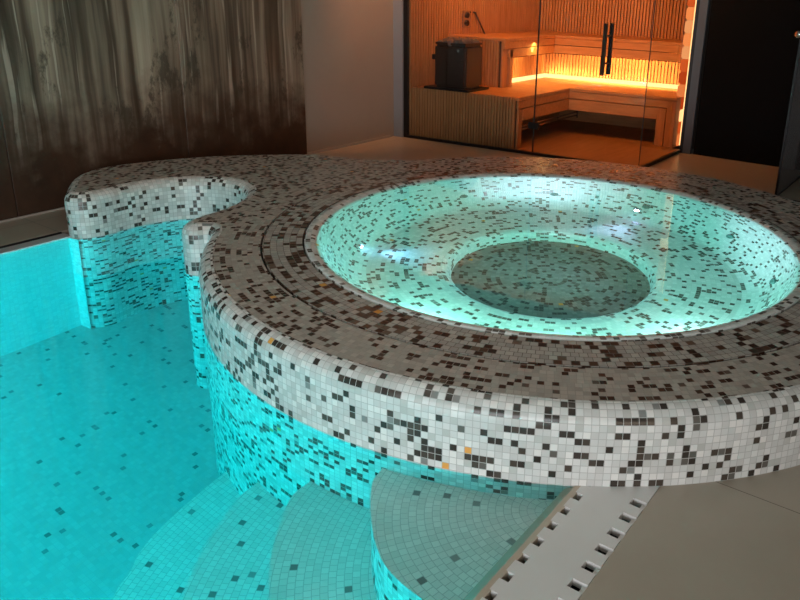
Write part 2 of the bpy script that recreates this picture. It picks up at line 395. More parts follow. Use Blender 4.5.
# three more lamps sit in the wall on the viewer's side, hidden below the near rim
for ad, pw, col, lab, beam in ((300, 11, (.42, 1, .84), 'turquoise lamp hidden below the near rim of the hot tub', 112),
                         (262, 9, (.40, 1, .88), 'turquoise lamp below the rim towards the pool steps', 36),
                         (338, 9, (.55, .95, .92), 'turquoise lamp below the rim towards the open floor', 128)):
    a = math.radians(ad); c = Vector((CX + 1.08 * math.cos(a), CY + 1.08 * math.sin(a), -.165)); d = Vector((-math.cos(a), -math.sin(a), .3)).normalized()
    e = empty('underwater_lamp', c, lab, 'lamp', 'lamps set in the hot tub wall')
    bm = bmesh.new(); lathe(bm, [(.0, -.03), (.05, -.03), (.05, .008), (.044, .014), (.038, .010)], c, d, 24); build('housing', bm, M['chrome'], e, c, smooth=True)
    bm = bmesh.new(); lathe(bm, [(.038, .010), (.02, .018), (0, .02)], c, d, 24); build('lens', bm, emit('tub_lens', col, 3), e, c, smooth=True)
    ld = bpy.data.lights.new('tub_beam', 'POINT'); ld.energy = pw; ld.color = col; ld.shadow_soft_size = .03
    lo = bpy.data.objects.new('lamp_beam', ld); link(lo, e); lo.location = d * .065
    ba = math.radians(beam); tgt = Vector((CX + 1.15 * math.cos(ba), CY + 1.15 * math.sin(ba), .12))
    ld = bpy.data.lights.new('tub_spot', 'SPOT'); ld.energy = 130; ld.color = (1, .74, 1); ld.spot_size = math.radians(30); ld.spot_blend = 1; ld.shadow_soft_size = .02  # added lilac beam for pale highlights on the far tub wall
    lo = bpy.data.objects.new('lamp_beam', ld); link(lo, e); lo.location = d * .08
    lo.rotation_euler = (tgt - c - d * .08).to_track_quat('-Z', 'Y').to_euler()

# ------------------------------------------------------------------ swimming pool
pool = empty('swimming_pool', (-2.6, .3, DEPTH), 'sunken swimming pool with glowing turquoise water around the hot tub', 'swimming pool')
PX0, PX1, PY0 = -4.35, -.835, -1.15
def quad_uv(name, pts, mat, parent, origin=(0, 0, 0)):
    bm = bmesh.new(); uvl = bm.loops.layers.uv.new('UVMap'); vs = [bm.verts.new(p) for p in pts]; f = bm.faces.new(vs)
    L = (Vector(pts[1]) - Vector(pts[0])).length; Hh = (Vector(pts[3]) - Vector(pts[0])).length
    for lp, uv in zip(f.loops, ((0, 0), (L, 0), (L, Hh), (0, Hh))): lp[uvl].uv = uv
    return build(name, bm, mat, parent, origin, recalc=False)
PO = (PX0, PY0, DEPTH)
bm = bmesh.new(); box(bm, PX0 - .1, PX1 + .1, PY0 - .1, 3.0, DEPTH - .1, DEPTH); build('pool_floor', bm, M['pool_floor'], pool, PO)
quad_uv('pool_side', [(PX0, PY0, DEPTH), (PX0, 2.25, DEPTH), (PX0, 2.25, 0.004), (PX0, PY0, 0.004)], M['pool_wall'], pool, PO)
quad_uv('pool_side', [(PX1, 2.2, DEPTH), (PX1, PY0, DEPTH), (PX1, PY0, -.03), (PX1, 2.2, -.03)], M['pool_wall'], pool, PO)
quad_uv('pool_side', [(PX1, PY0, DEPTH), (PX0, PY0, DEPTH), (PX0, PY0, 0), (PX1, PY0, 0)], M['pool_wall'], pool, PO)
quad_uv('pool_side', [(PX0, 2.118, DEPTH), (-4.268, 2.132, DEPTH), (-4.268, 2.132, -.001), (PX0, 2.118, -.001)], M['pool_wall'], pool, PO)
# water surface: pool rectangle bounded inside the island
def inset(i, d): return Vector((OUT[i].x - ON[i].x * d, OUT[i].y - ON[i].y * d))
def near(x, y): return min(range(NO), key=lambda i: (OUT[i].x - x) ** 2 + (OUT[i].y - y) ** 2)
i0 = near(-4.40, 2.15); i1 = near(-.86, 1.83)
seq = []; i = i0
while i != (i1 + 1) % NO: seq.append(i); i = (i + 1) % NO
bm = bmesh.new()
wp = [Vector((PX0 - .02, PY0 - .02)), Vector((PX0 - .02, 2.2))] + [inset(i, .03) for i in seq] + [Vector((-.822, 1.9)), Vector((-.822, PY0 - .02))]
top = [bm.verts.new((p.x, p.y, -.003)) for p in wp]; bot = [bm.verts.new((p.x, p.y, DEPTH - .05)) for p in wp]; n = len(wp)
bm.faces.new(top); bm.faces.new(bot[::-1])
for i in range(n): bm.faces.new([bot[i], bot[(i + 1) % n], top[(i + 1) % n], top[i]])
bmesh.ops.triangulate(bm, faces=[f for f in bm.faces if len(f.verts) > 4])
tag(build('pool_water', bm, M['water_pool'], None, (-2.6, .3, 0)), 'still turquoise water of the swimming pool, level with the floor', 'water')

# steps: concentric arcs against the island, four treads
steps = empty('pool_steps', (-.9, 1.5, DEPTH), 'curved mosaic steps under the pool water between hot tub and white grating', 'steps')
TC = (-.87, 1.76)
SP = [
 (-0.105, TC, [(-1.485, 1.752), (-1.436, 1.61), (-1.407, 1.527), (-1.295, 1.399), (-1.174, 1.303), (-1.075, 1.265), (-0.974, 1.252), (-0.83, 1.235)]),
 (-0.42, TC, [(-1.765, 1.736), (-1.756, 1.586), (-1.75, 1.485), (-1.67, 1.35), (-1.572, 1.23), (-1.467, 1.136), (-1.28, 0.99), (-1.05, 0.9), (-0.83, 0.87)]),
 (-0.735, TC, [(-2.109, 1.77), (-2.096, 1.621), (-2.087, 1.515), (-2.023, 1.355), (-1.941, 1.209), (-1.852, 1.09), (-1.66, 0.9), (-1.38, 0.71), (-1.08, 0.6), (-0.83, 0.56)]),
 (-1.05, TC, [(-2.46, 1.873), (-2.444, 1.724), (-2.427, 1.566), (-2.384, 1.347), (-2.339, 1.23), (-2.284, 1.154), (-2.224, 1.046), (-1.95, 0.76), (-1.62, 0.48), (-1.22, 0.29), (-0.83, 0.23)]),
]
for z, cen, pts in SP:
    edge, L = resample(catmull([(x, y, 0) for x, y in pts], closed=False), .02, closed=False)
    bm = bmesh.new(); n = len(edge)
    back = [Vector((-.83, 2.05, 0)), Vector((-1.2, 2.2, 0)), Vector((-1.7, 2.2, 0)), Vector((pts[0][0] + .12, max(pts[0][1] + .10, 1.9), 0))]
    ring = edge + back
    vs = [bm.verts.new((p.x, p.y, z)) for p in ring]; f = bm.faces.new(vs); bmesh.ops.triangulate(bm, faces=[f])
    for f in bm.faces:
        f.normal_update()
        if f.normal.z < 0: f.normal_flip()
    build('tread', bm, M['tread'], steps, (cen[0], cen[1], z), recalc=False)
    bm = bmesh.new(); uvl = bm.loops.layers.uv.new('UVMap'); d = 0
    lo = [bm.verts.new((p.x, p.y, max(z - .33, DEPTH))) for p in edge]; hi = [bm.verts.new((p.x, p.y, z)) for p in edge]
    for i in range(n - 1):
        f = bm.faces.new([lo[i], lo[i + 1], hi[i + 1], hi[i]]); d2 = d + (edge[i + 1] - edge[i]).length
        for lp, uv in zip(f.loops, ((d, z - .33), (d2, z - .33), (d2, z), (d, z))): lp[uvl].uv = uv
        d = d2
    build('riser', bm, M['side'], steps, (cen[0], cen[1], z), smooth=True, recalc=False)

# ------------------------------------------------------------------ overflow gutter, coping
gut = empty('gutter_grating', (-.72, 1.5, 0), 'white plastic overflow grating with notched edges along the pool edge', 'grating')
gy0, gy1 = -1.15, 1.985; GO = (-.72, 1.5, 0)
bm = bmesh.new(); box(bm, -.822, -.816, gy0, gy1 + .1, -.08, -.004); box(bm, -.6125, -.610, gy0, gy1 + .1, -.08, -.03); box(bm, -.816, -.620, gy0, gy1 + .1, -.09, -.08)
build('channel', bm, M['channel'], gut, GO)
bm = bmesh.new(); box(bm, -.790, -.658, gy0, gy1 + .12, -.022, .001); build('centre_plate', bm, M['white_plastic'], gut, GO)
first = {}
for k in range(38):
    yc = 1.842 - .0815 * k
    for xa, xb in ((-.8175, -.790), (-.658, -.6135)):
        if xa not in first:
            bm = bmesh.new(); box(bm, xa, xb, yc - .024, yc + .024, -.022, .001); first[xa] = build('edge_tooth', bm, M['white_plastic'], gut, ((xa + xb) / 2, yc, 0))
        else:
            o = first[xa].copy(); COL.objects.link(o); o.location.y -= .0815 * k
bm = bmesh.new(); box(bm, -.8175, -.790, 1.90, gy1 + .1, -.022, .001); build('end_tooth', bm, M['white_plastic'], gut, GO)
bm = bmesh.new(); box(bm, -.658, -.6135, 1.90, gy1 + .1, -.022, .001); build('end_tooth', bm, M['white_plastic'], gut, GO)
bm = bmesh.new(); box(bm, -.628, -.6135, gy0, gy1, -.03, -.010); build('edge_rail', bm, M['white_plastic'], gut, GO)
gy1 = 2.1
bm = bmesh.new()
for (a, za), (b, zb2) in (((-.812, .001), (-.832, .000)), ((-.832, .000), (-.862, -.022)), ((-.862, -.022), (-.862, -.09))):
    vs = [bm.verts.new(p) for p in ((a, gy0, za), (a, gy1, za), (b, gy1, zb2), (b, gy0, zb2))]; bm.faces.new(vs)
vs = [bm.verts.new(p) for p in ((-.812, gy0, .001), (-.812, gy0, -.09), (-.812, gy1, -.09), (-.812, gy1, .001))]; bm.faces.new(vs)
bm.normal_update()
o = build('coping', bm, M['lip'], None, (-.83, 1.5, 0)); tag(o, 'narrow beige tiled lip between the pool water and the white grating', 'coping')
# left side: pale stone edge, slot
bm = bmesh.new(); box(bm, -4.45, -4.351, PY0, 2.15, -.12, .0); bevel(bm, .006, 2)
tag(build('coping', bm, M['lip_white'], None, (-4.40, .0, 0)), 'pale stone pool edge strip below the dark mural wall', 'coping')
bm = bmesh.new(); box(bm, -4.491, -4.448, PY0, 2.15, -.10, -.06); box(bm, -4.491, -4.485, PY0, 2.15, -.06, -.002); tag(build('trim_1', bm, M['channel'], None), kind='structure')

# ------------------------------------------------------------------ room shell
XL = -4.95
bm = bmesh.new()
poly = [(3.0, -3.2), (3.0, 8.4), (XL - .1, 8.4), (XL - .1, -3.2), (-4.492, -1.2), (-4.492, 2.35), (-4.62, 2.6), (-4.60, 3.0), (-4.2, 3.4), (-3.75, 3.6)] + [(CX + 1.56 * math.cos(math.radians(a)), CY + 1.56 * math.sin(math.radians(a))) for a in range(165, -49, -5)] + [(-.612, 2.12), (-.612, -1.2)]
vs = [bm.verts.new((x, y, 0)) for x, y in poly]; f = bm.faces.new(vs)
r = bmesh.ops.extrude_face_region(bm, geom=[f])
for v in [g for g in r['geom'] if isinstance(g, bmesh.types.BMVert)]: v.co.z -= .06
bmesh.ops.triangulate(bm, faces=[f for f in bm.faces if len(f.verts) > 4])
tag(build('floor', bm, M['floor_tile'], None), kind='structure')
def wall(name, x0, x1, y0, y1, z0, z1, mat):
    bm = bmesh.new(); box(bm, x0, x1, y0, y1, z0, z1); return tag(build(name, bm, mat, None), kind='structure')
wall('wall_left', XL - .1, XL, -3.2, 8.4, 0, 2.8, M['plaster'])
wall('wall_back', XL, -2.2, 8.3, 8.4, 0, 2.8, M['plaster'])
wall('wall_hall', -2.25, 3.0, 7.08, 7.2, 0, 2.8, M['black_wall'])
wall('ceiling', XL - .1, 3.1, -3.2, 8.4, 2.8, 2.9, M['ceiling'])
wall('wall_right', 3.0, 3.1, -3.2, 8.4, 0, 2.8, M['plaster'])
bm = bmesh.new(); box(bm, XL, XL + .012, 2.5, 5.73, 0, .022); tag(build('baseboard_left', bm, M['skirting'], None), kind='structure')
bm = bmesh.new(); box(bm, XL, XL + .022, -3.0, 2.5, 0, .012); tag(build('baseboard_front', bm, M['skirting'], None), kind='structure')

# mural panels: misty trunks fading down into a dark undergrowth
s = NT('mural_print'); co = s.n('ShaderNodeNewGeometry').outputs['Position']; x, y, z = s.xyz(co)
yw = s.math('ADD', y, s.math('MULTIPLY', s.noise(s.comb(0.0, s.math('MULTIPLY', y, 3.0), z), 1.6, 3.), .05))
v1 = s.comb(0.0, s.math('MULTIPLY', yw, 13.0), s.math('MULTIPLY', z, .40)); v2 = s.comb(3.1, s.math('MULTIPLY', yw, 4.0), s.math('MULTIPLY', z, .35))
v3 = s.comb(7.7, s.math('MULTIPLY', yw, 26.0), s.math('MULTIPLY', z, .8))
trunk = s.noise(v1, 1.0, 3., .55); broad = s.noise(v2, 1.0, 3., .6); blot = s.noise(co, 5.0, 5., .6); fine = s.noise(v3, 1.0, 2., .5)
val = s.math('ADD', s.math('MULTIPLY', trunk, .5), s.math('MULTIPLY', broad, .5))
forest = s.ramp(val, [(.38, (.045, .032, .022)), (.46, (.11, .082, .06)), (.52, (.22, .17, .13)), (.59, (.32, .26, .20)), (.68, (.46, .39, .31))])
forest = s.mix(s.ramp(fine, [(.63, (0, 0, 0)), (.70, (.55, .55, .55))]), forest, (.55, .48, .40))
shr = s.noise(s.comb(1.7, s.math('MULTIPLY', y, 2.2), s.math('MULTIPLY', z, 1.1)), 2.0, 6., .75)
forest = s.mix(s.ramp(shr, [(.55, (0, 0, 0)), (.62, (.75, .75, .75))]), forest, (.05, .042, .03))
zz = s.math('ADD', z, s.math('MULTIPLY', s.math('SUBTRACT', blot, .5), .9))
ground = s.mix(s.noise(co, 7.0, 5., .65), (.020, .011, .007), (.085, .042, .024))
gf = s.n('ShaderNodeMapRange'); s.put(gf.inputs[0], zz); gf.inputs[1].default_value = .28; gf.inputs[2].default_value = .80; gf.inputs[3].default_value = 1; gf.inputs[4].default_value = 0
col = s.mix(gf.outputs[0], forest, ground)
s.bsdf(col, .45, spec=.4); M['mural'] = s.m
for (a, b, lab) in ((-.40, .858, 'dark forest mural panel on the left wall nearest the viewer'),
                    (.862, 2.112, 'dark forest mural panel above the grey walkway left of the mosaic arm'),
                    (2.116, 3.378, 'dark forest mural panel directly behind the mosaic arm of the hot tub'),
                    (3.382, 4.58, 'dark forest mural panel whose right edge meets the bare plaster wall')):
    bm = bmesh.new(); box(bm, XL + .001, XL + .02, a, b, .014, 2.75); bevel(bm, .003, 1)
    tag(build('mural_panel', bm, M['mural'], None, (XL, (a + b) / 2, 0.03)), lab, 'wall panel', 'mural panels along the left wall')

# ------------------------------------------------------------------ sauna (own skewed frame)
A0 = Vector((-4.86, 5.83, 0)); UX = Vector((.9941, .1086, 0))
def P(u, v, z): return A0 + UX * u + Vector((0, v, z))
def sb(bm, u0, u1, v0, v1, z0, z1, mi=0): return box(bm, u0, u1, v0, v1, z0, z1, f=P, mi=mi)
ZC = 2.15
def slats(bm, line0, line1, z0, z1, w=.026, gap=.010, th=.018, side=1, push=0.0):
    """vertical battens along a line from line0 to line1 (u,v), facing 'side'"""
    a, b = Vector((*line0, 0)), Vector((*line1, 0)); d = b - a; L = d.length; d.normalize(); nn = Vector((-d.y, d.x, 0)) * side
    n = int(L / (w + gap))
    for i in range(n):
        p = a + d * (i * (w + gap)); q = p + d * w
        pts = [p, q, q + nn * th, p + nn * th]
        lo = [bm.verts.new(P(k.x, k.y, z0)) for k in pts]; hi = [bm.verts.new(P(k.x, k.y, z1)) for k in pts]
        bm.faces.new(lo[::-1]); bm.faces.new(hi)
        for j in range(4): bm.faces.new([lo[j], lo[(j + 1) % 4], hi[(j + 1) % 4], hi[j]])
    return bm
# left wall (u ~ .07 .. .30), back wall v 2.1, right wall
def strip_wall(name, a, b, th, mats):
    bm = bmesh.new()
    A_, B_ = Vector((*a, 0)), Vector((*b, 0)); d = (B_ - A_).normalized(); nn = Vector((-d.y, d.x, 0)) * (1 if th > 0 else -1)
    back = [A_, B_, B_ - nn * .04, A_ - nn * .04]
    lo = [bm.verts.new(P(k.x, k.y, 0)) for k in back]; hi = [bm.verts.new(P(k.x, k.y, ZC)) for k in back]
    fs = [bm.faces.new(lo[::-1]), bm.faces.new(hi)] + [bm.faces.new([lo[j], lo[(j + 1) % 4], hi[(j + 1) % 4], hi[j]]) for j in range(4)]
    for f in fs: f.material_index = 1
    slats(bm, a, b, 0, ZC, side=1 if th > 0 else -1)
    return tag(build(name, bm, None, None, mats=mats), kind='structure')
WM = [M['wood_v'], M['wood_dark']]
strip_wall('wall_sauna_left', (.06, .02), (.30, 2.12), -1, WM)
strip_wall('wall_sauna_back', (.30, 2.10), (2.50, 2.10), -1, WM)
strip_wall('wall_sauna_right', (2.50, 2.10), (2.50, 1.16), -1, WM)
bm = bmesh.new(); sb(bm, .0, 2.6, 0, 2.2, ZC, ZC + .05); tag(build('ceiling_sauna', bm, M['wood'], None), kind='structure')
bm = bmesh.new(); sb(bm, -.1, 2.6, -.02, .04, ZC + .0, 2.8); tag(build('wall_above_sauna', bm, M['plaster'], None), kind='structure')
bm = bmesh.new(); sb(bm, .05, 2.47, .03, 2.1, 0.0, .022); sb(bm, 2.40, 2.50, 1.0, 2.1, 0, .022)
tag(build('floor_sauna', bm, M['wood_floor'], None), kind='structure')
bm = bmesh.new(); sb(bm, -.105, .015, -.03, .03, 0, 2.15); tag(build('trim_2', bm, M['grey_metal'], None), kind='structure')
bm = bmesh.new(); sb(bm, .015, .06, -.012, .03, 0, 2.15); tag(build('trim_3', bm, M['black_metal'], None), kind='structure')
bm = bmesh.new(); sb(bm, .015, 2.49, -.02, .03, 2.0, 2.15); tag(build('trim_lamp_screen', bm, M['grey_metal'], None), kind='structure')  # unseen lintel, added to hide the sauna light from water reflections
bm = bmesh.new(); sb(bm, 2.525, 2.60, .95, .985, 0, 2.15); tag(build('trim_4', bm, plain('dark_grey_jamb', (.075, .08, .09), .4), None), kind='structure')
bm = bmesh.new(); sb(bm, 2.49, 2.525, .96, 1.16, 0, 2.15); tag(build('trim_5', bm, M['black_metal'], None), kind='structure')
bm = bmesh.new(); sb(bm, .06, 2.49, -.015, .012, 0, .025); sb(bm, 2.475, 2.50, -.015, .97, 0, .03); tag(build('trim_6', bm, M['black_metal'], None), kind='structure')

# lower bench
lb = empty('sauna_bench', P(1.0, .6, 0), 'lower L-shaped wooden sauna bench nearest the glass', 'bench')
O = P(1.0, .6, 0)
def part(name, mat, parent, origin, *boxes, bev=.0):
    bm = bmesh.new()
    for b in boxes: sb(bm, *b)
    if bev: bevel(bm, bev, 1)
    return build(name, bm, mat, parent, origin)
part('seat', M['wood'], lb, O, (.11, 1.27, .03, 1.04, .48, .512), (.20, 2.385, 1.04, 1.80, .48, .512), bev=.004)
part('fascia', M['wood'], lb, O, (1.245, 1.265, .03, 1.06, .406, .478), (1.265, 2.37, 1.045, 1.065, .406, .478), bev=.002)
part('rail', M['wood'], lb, O, (1.235, 1.262, .13, 1.07, .285, .398), (1.265, 2.20, 1.05, 1.075, .285, .398), bev=.002)
part('leg', M['wood_v'], lb, O, (1.245, 1.265, .04, .060, .022, .404), (1.20, 1.256, .065, .125, .022, .398), bev=.002)
part('leg', M['wood_v'], lb, O, (2.20, 2.285, 1.05, 1.40, .022, .398), bev=.002)
part('leg', M['wood_v'], lb, O, (2.295, 2.385, 1.045, 1.40, .022, .478), bev=.002)
bm = bmesh.new(); sb(bm, .06, 1.24, .034, .05, .025, .50, mi=1); slats(bm, (.065, .034), (1.262, .034), .025, .511, w=.022, gap=.009, th=.018, side=-1)
build('slatted_end', bm, None, lb, O, mats=[M['wood_v'], M['wood_dark']])
bm = bmesh.new(); sb(bm, .70, .72, .05, 1.95, .022, .48); sb(bm, .72, 2.49, 1.93, 1.95, .022, .48)
build('back_panel', bm, M['wood'], lb, O)

ub = empty('sauna_bench', P(.6, 1.2, .512), 'upper L-shaped wooden sauna bench with warm light glowing beneath it', 'bench'); O = P(.6, 1.2, .512)
part('seat', M['wood'], ub, O, (.12, .80, .55, 1.57, .97, 1.002), (.28, 2.30, 1.57, 2.09, .97, 1.002), bev=.004)
part('fascia', M['wood'], ub, O, (.775, .795, .55, 1.59, .90, .968), (.795, 2.30, 1.575, 1.595, .90, .968), bev=.002)
part('rail', M['wood'], ub, O, (.768, .79, .64, 1.60, .81, .892), (.79, 2.30, 1.58, 1.60, .81, .892), bev=.002)
part('leg', M['wood_v'], ub, O, (.752, .773, .551, .64, .512, .968), bev=.002)
part('leg', M['wood_v'], ub, O, (.72, .79, .665, .715, .512, .89), bev=.002)
bm = bmesh.new(); sb(bm, .13, .75, .57, .58, .512, .968, mi=1); slats(bm, (.14, .57), (.752, .57), .512, .975, w=.022, gap=.009, side=-1)
part('groove_light_block', M['wood_dark'], ub, O, (.752, .764, .64, 1.62, .80, .969), (.764, 2.30, 1.605, 1.617, .80, .969))  # dark strips added behind the groove to stop light leaking through
build('slatted_end', bm, None, ub, O, mats=[M['wood_v'], M['wood_dark']])
bm = bmesh.new(); sb(bm, .56, .575, .60, 1.78, .512, .968, mi=1); sb(bm, .56, 2.40, 1.78, 1.795, .512, .968, mi=1)
slats(bm, (.575, .60), (.575, 1.78), .512, .968, side=-1); slats(bm, (.575, 1.78), (2.40, 1.78), .512, .968, side=-1)
build('back_panel', bm, None, ub, O, mats=[M['wood_v'], M['wood_dark']])
M['led'] = emit('warm_led', (1, .60, .22), 2.4)
led = part('light_strip', M['led'], ub, O, (.593, .612, .74, 1.75, .513, .555), (.60, 2.32, 1.745, 1.765, .513, .555))
led['label'] = 'warm glowing light strip under the seat'

# rails under the lower bench
rl = empty('rail_pair', P(1.2, .8, .2), 'pair of thin shiny metal rails under the lower sauna bench', 'rail')
for zz_ in (.212, .178):
    bm = bmesh.new(); tube(bm, P(1.19, .10, zz_), P(1.19, 1.42, zz_), .008); build('rail', bm, M['chrome'], rl, P(1.2, .8, .2), smooth=True)
for vv_ in (.12, 1.42):
    bm = bmesh.new(); tube(bm, P(1.19, vv_, .15), P(1.19, vv_, .29), .009); build('bracket', bm, M['chrome'], rl, P(1.2, .8, .2), smooth=True)

# heater
ht = empty('sauna_heater', P(.5, .18, .512), 'dark brown boxy sauna heater filled with stones, standing on the lower bench end', 'heater'); O = P(.5, .18, .512)
bm = bmesh.new(); sb(bm, .335, .690, .03, .33, .535, .945); bevel(bm, .022, 3); build('body', bm, M['heater'], ht, O, smooth=False)
part('top_rim', M['brown_metal'], ht, O, (.345, .68, .04, .055, .945, .965), (.345, .68, .305, .32, .945, .965), (.345, .36, .055, .305, .945, .965), (.665, .68, .055, .305, .945, .965))
part('base_tray', M['black_metal'], ht, O, (.24, .74, .005, .37, .513, .535))
stn = []
for i in range(20):
    bm = bmesh.new(); bmesh.ops.create_icosphere(bm, subdivisions=2, radius=.032 + random.random() * .014)
    u, v = .38 + (i % 5) * .062 + random.uniform(-.01, .01), .08 + (i // 5) * .065 + random.uniform(-.01, .01)
    c = P(u, v, .962 + random.uniform(-.004, .02)); sc = Vector((random.uniform(.8, 1.2), random.uniform(.8, 1.2), random.uniform(.6, .95)))
    for w_ in bm.verts:
        k = 1 + random.uniform(-.12, .12); w_.co = Vector((w_.co.x * sc.x * k, w_.co.y * sc.y * k, w_.co.z * sc.z * k)) + c
    build('heater_stone', bm, M['stone'], ht, c)
bm = bmesh.new(); sb(bm, .60, .615, .026, .03, .885, .905); build('badge', bm, M['chrome'], ht, O)
part('control_knob', M['black_metal'], ht, O, (.26, .335, .10, .16, .79, .84), bev=.006)

# thermostat on the left sauna wall and thin rod
th = empty('thermometer_plate', P(.16, .80, 1.08), 'small silver double dial plate on the slatted sauna wall above the heater', 'thermometer'); O = P(.16, .80, 1.08)
def lw(v): return .06 + (v - .02) * .24 / 2.1 + .02
part('plate', M['chrome'], th, O, (lw(.81), lw(.81) + .012, .735, .885, 1.07, 1.24), bev=.004)
for zz_ in (1.115, 1.195):
    bm = bmesh.new(); lathe(bm, [(.030, 0), (.030, .012), (.024, .016), (0, .014)], P(lw(.81) + .012, .81, zz_), (1, 0, 0), 20); build('dial', bm, M['brown_metal'], th, O)
bm = bmesh.new(); tube(bm, P(lw(.9) + .02, .90, 1.225), P(lw(.9) + .03, .93, 1.215), .010); tube(bm, P(lw(.93) + .02, .92, 1.225), P(lw(1.02) + .06, 1.04, 1.0), .009)
tag(build('metal_rod', bm, M['brown_metal'], None, P(.2, 1.0, 1.0), smooth=True), 'thin bent metal rod on the upper bench beside the silver dial plate', 'rod')

# salt bricks, backlight put into their emissive colours, each one countable
random.seed(11)
ramp_s = [((1, .10, .01), .6), ((1, .28, .07), 1.2), ((1, .14, .02), .8), ((1, .38, .13), 1.1), ((1, .25, .06), 1.0), ((1, .50, .20), 2.2)]
pat = [4, 2, 5, 0, 4, 0, 2, 3, 1, 3, 1, 2, 5, 0, 4, 1, 3, 0]
sm = [emit('salt_brick_%d' % i, c, k) for i, (c, k) in enumerate(ramp_s)]
for i in range(17):
    z0 = .022 + i * .122; bm = bmesh.new(); sb(bm, 2.335, 2.408, 1.16, 1.26, z0, z0 + .118); bevel(bm, .012, 2)
    j = pat[i % len(pat)]; w = ['deep red', 'orange', 'dark orange', 'pale peach', 'amber', 'bright peach'][j]
    o = build('salt_brick', bm, sm[j], None, P(2.39, 1.21, z0)); hgt = ['lowest', 'second', 'third', 'fourth', 'fifth', 'sixth', 'seventh', 'eighth', 'ninth', 'tenth', 'eleventh', 'twelfth', 'thirteenth', 'fourteenth', 'fifteenth', 'sixteenth', 'topmost'][i]
    tag(o, '%s glowing salt brick, %s from the floor in the sauna column' % (w, hgt), 'brick', 'glowing salt bricks in a column')
bm = bmesh.new(); sb(bm, 2.411, 2.428, 1.17, 1.185, .03, 2.1); tag(build('light_strip', bm, emit('salt_led', (1, .50, .2), 2.6), None, P(2.465, 1.17, .03)), 'vertical warm light strip beside the glowing salt bricks', 'light strip')

# glass
def pane(name, u0, u1, v, label, parent=None, cat='glass panel', z1=2.13):
    bm = bmesh.new(); a = [bm.verts.new(P(u, v, z)) for u, z in ((u0, .025), (u1, .025), (u1, z1), (u0, z1))]; bm.faces.new(a)
    return bm
def pane_obj(name, u0, u1, parent, O, z1=2.13):
    o = build(name, pane(name, u0, u1, 0, ''), M['glass'], parent, O)
    for uu in (u0, u1):
        if abs(uu - 2.153) < .01: continue
        e = part('edge', M['glass_edge'], o, O, (uu - .003, uu + .003, -.004, .004, .025, z1))
    return o
g1 = empty('glass_panel', P(.75, 0, .02), 'wide fixed clear glass panel at the front of the sauna, left of the door', 'glass panel')
pane_obj('pane', .06, 1.446, g1, P(.75, 0, .02))
gd = empty('glass_door', P(1.8, 0, .02), 'clear glass sauna door with a dark double bar handle', 'door')
pane_obj('pane', 1.452, 2.150, gd, P(1.8, 0, .02))
for z0 in (.245, 1.80): part('hinge', M['black_metal'], gd, P(1.8, 0, .02), (1.395, 1.50, -.014, .014, z0, z0 + .062), bev=.003)
hd = bmesh.new()
sb(hd, 2.078, 2.110, -.075, -.050, .79, 1.225); bevel(hd, .004, 2); hb = build('handle', hd, M['brown_metal'], gd, P(1.8, 0, .02))
part('handle', M['black_metal'], gd, P(1.8, 0, .02), (2.078, 2.110, .050, .075, .79, 1.225), bev=.004)
for z0 in (.89, 1.12):
    bm = bmesh.new(); tube(bm, P(2.095, -.06, z0), P(2.095, .06, z0), .008); build('handle_bolt', bm, M['brown_metal'], gd, P(1.8, 0, .02))
g2 = empty('glass_panel', P(2.3, 0, .02), 'narrow fixed clear glass panel between the sauna door and the glass corner', 'glass panel')
pane_obj('pane', 2.156, 2.470, g2, P(2.3, 0, .02))
g3 = empty('glass_panel', P(2.49, .5, .02), 'clear glass side panel of the sauna, turning back to the grey jamb', 'glass panel')
bm = bmesh.new(); a = [bm.verts.new(P(u, v, z)) for u, v, z in ((2.474, .0, .03), (2.49, .96, .03), (2.49, .96, 2.13), (2.474, 0, 2.13))]; bm.faces.new(a)
build('pane', bm, M['glass'], g3, P(2.49, .5, .02))

# hall partition at the right
gp = empty('glass_partition', (-1.206, 6.4, 0), 'smoky glass partition with a dark edge post in front of the black hall', 'glass partition')
bm = bmesh.new(); box(bm, -1.211, -1.201, 5.965, 7.07, .012, 2.1); build('pane', bm, M['glass_grey'], gp, (-1.206, 6.4, 0))
bm = bmesh.new(); box(bm, -1.214, -1.198, 5.945, 5.965, 0, 2.1); build('edge_post', bm, M['black_metal'], gp, (-1.206, 6.4, 0))
bm = bmesh.new(); box(bm, -1.214, -1.198, 5.965, 7.07, 0, .012); build('floor_profile', bm, M['black_metal'], gp, (-1.206, 6.4, 0))
bm = bmesh.new(); lathe(bm, [(.0, -.05), (.010, -.05), (.012, -.02), (.024, -.015), (.028, 0), (.022, .014), (0, .018)], (-1.225, 5.94, 1.228), (-.5, -.85, 0), 24); build('knob', bm, M['chrome'], gp, (-1.206, 6.4, 0), smooth=True)
bm = bmesh.new(); box(bm, -1.19, 2.9, 5.93, 5.945, 0, .004); tag(build('trim_7', bm, M['black_metal'], None), kind='structure')
wall('wall_side', -1.10, 2.95, 7.03, 7.075, 0, 2.75, plain('grey_side_wall', (.14, .14, .15), .6))

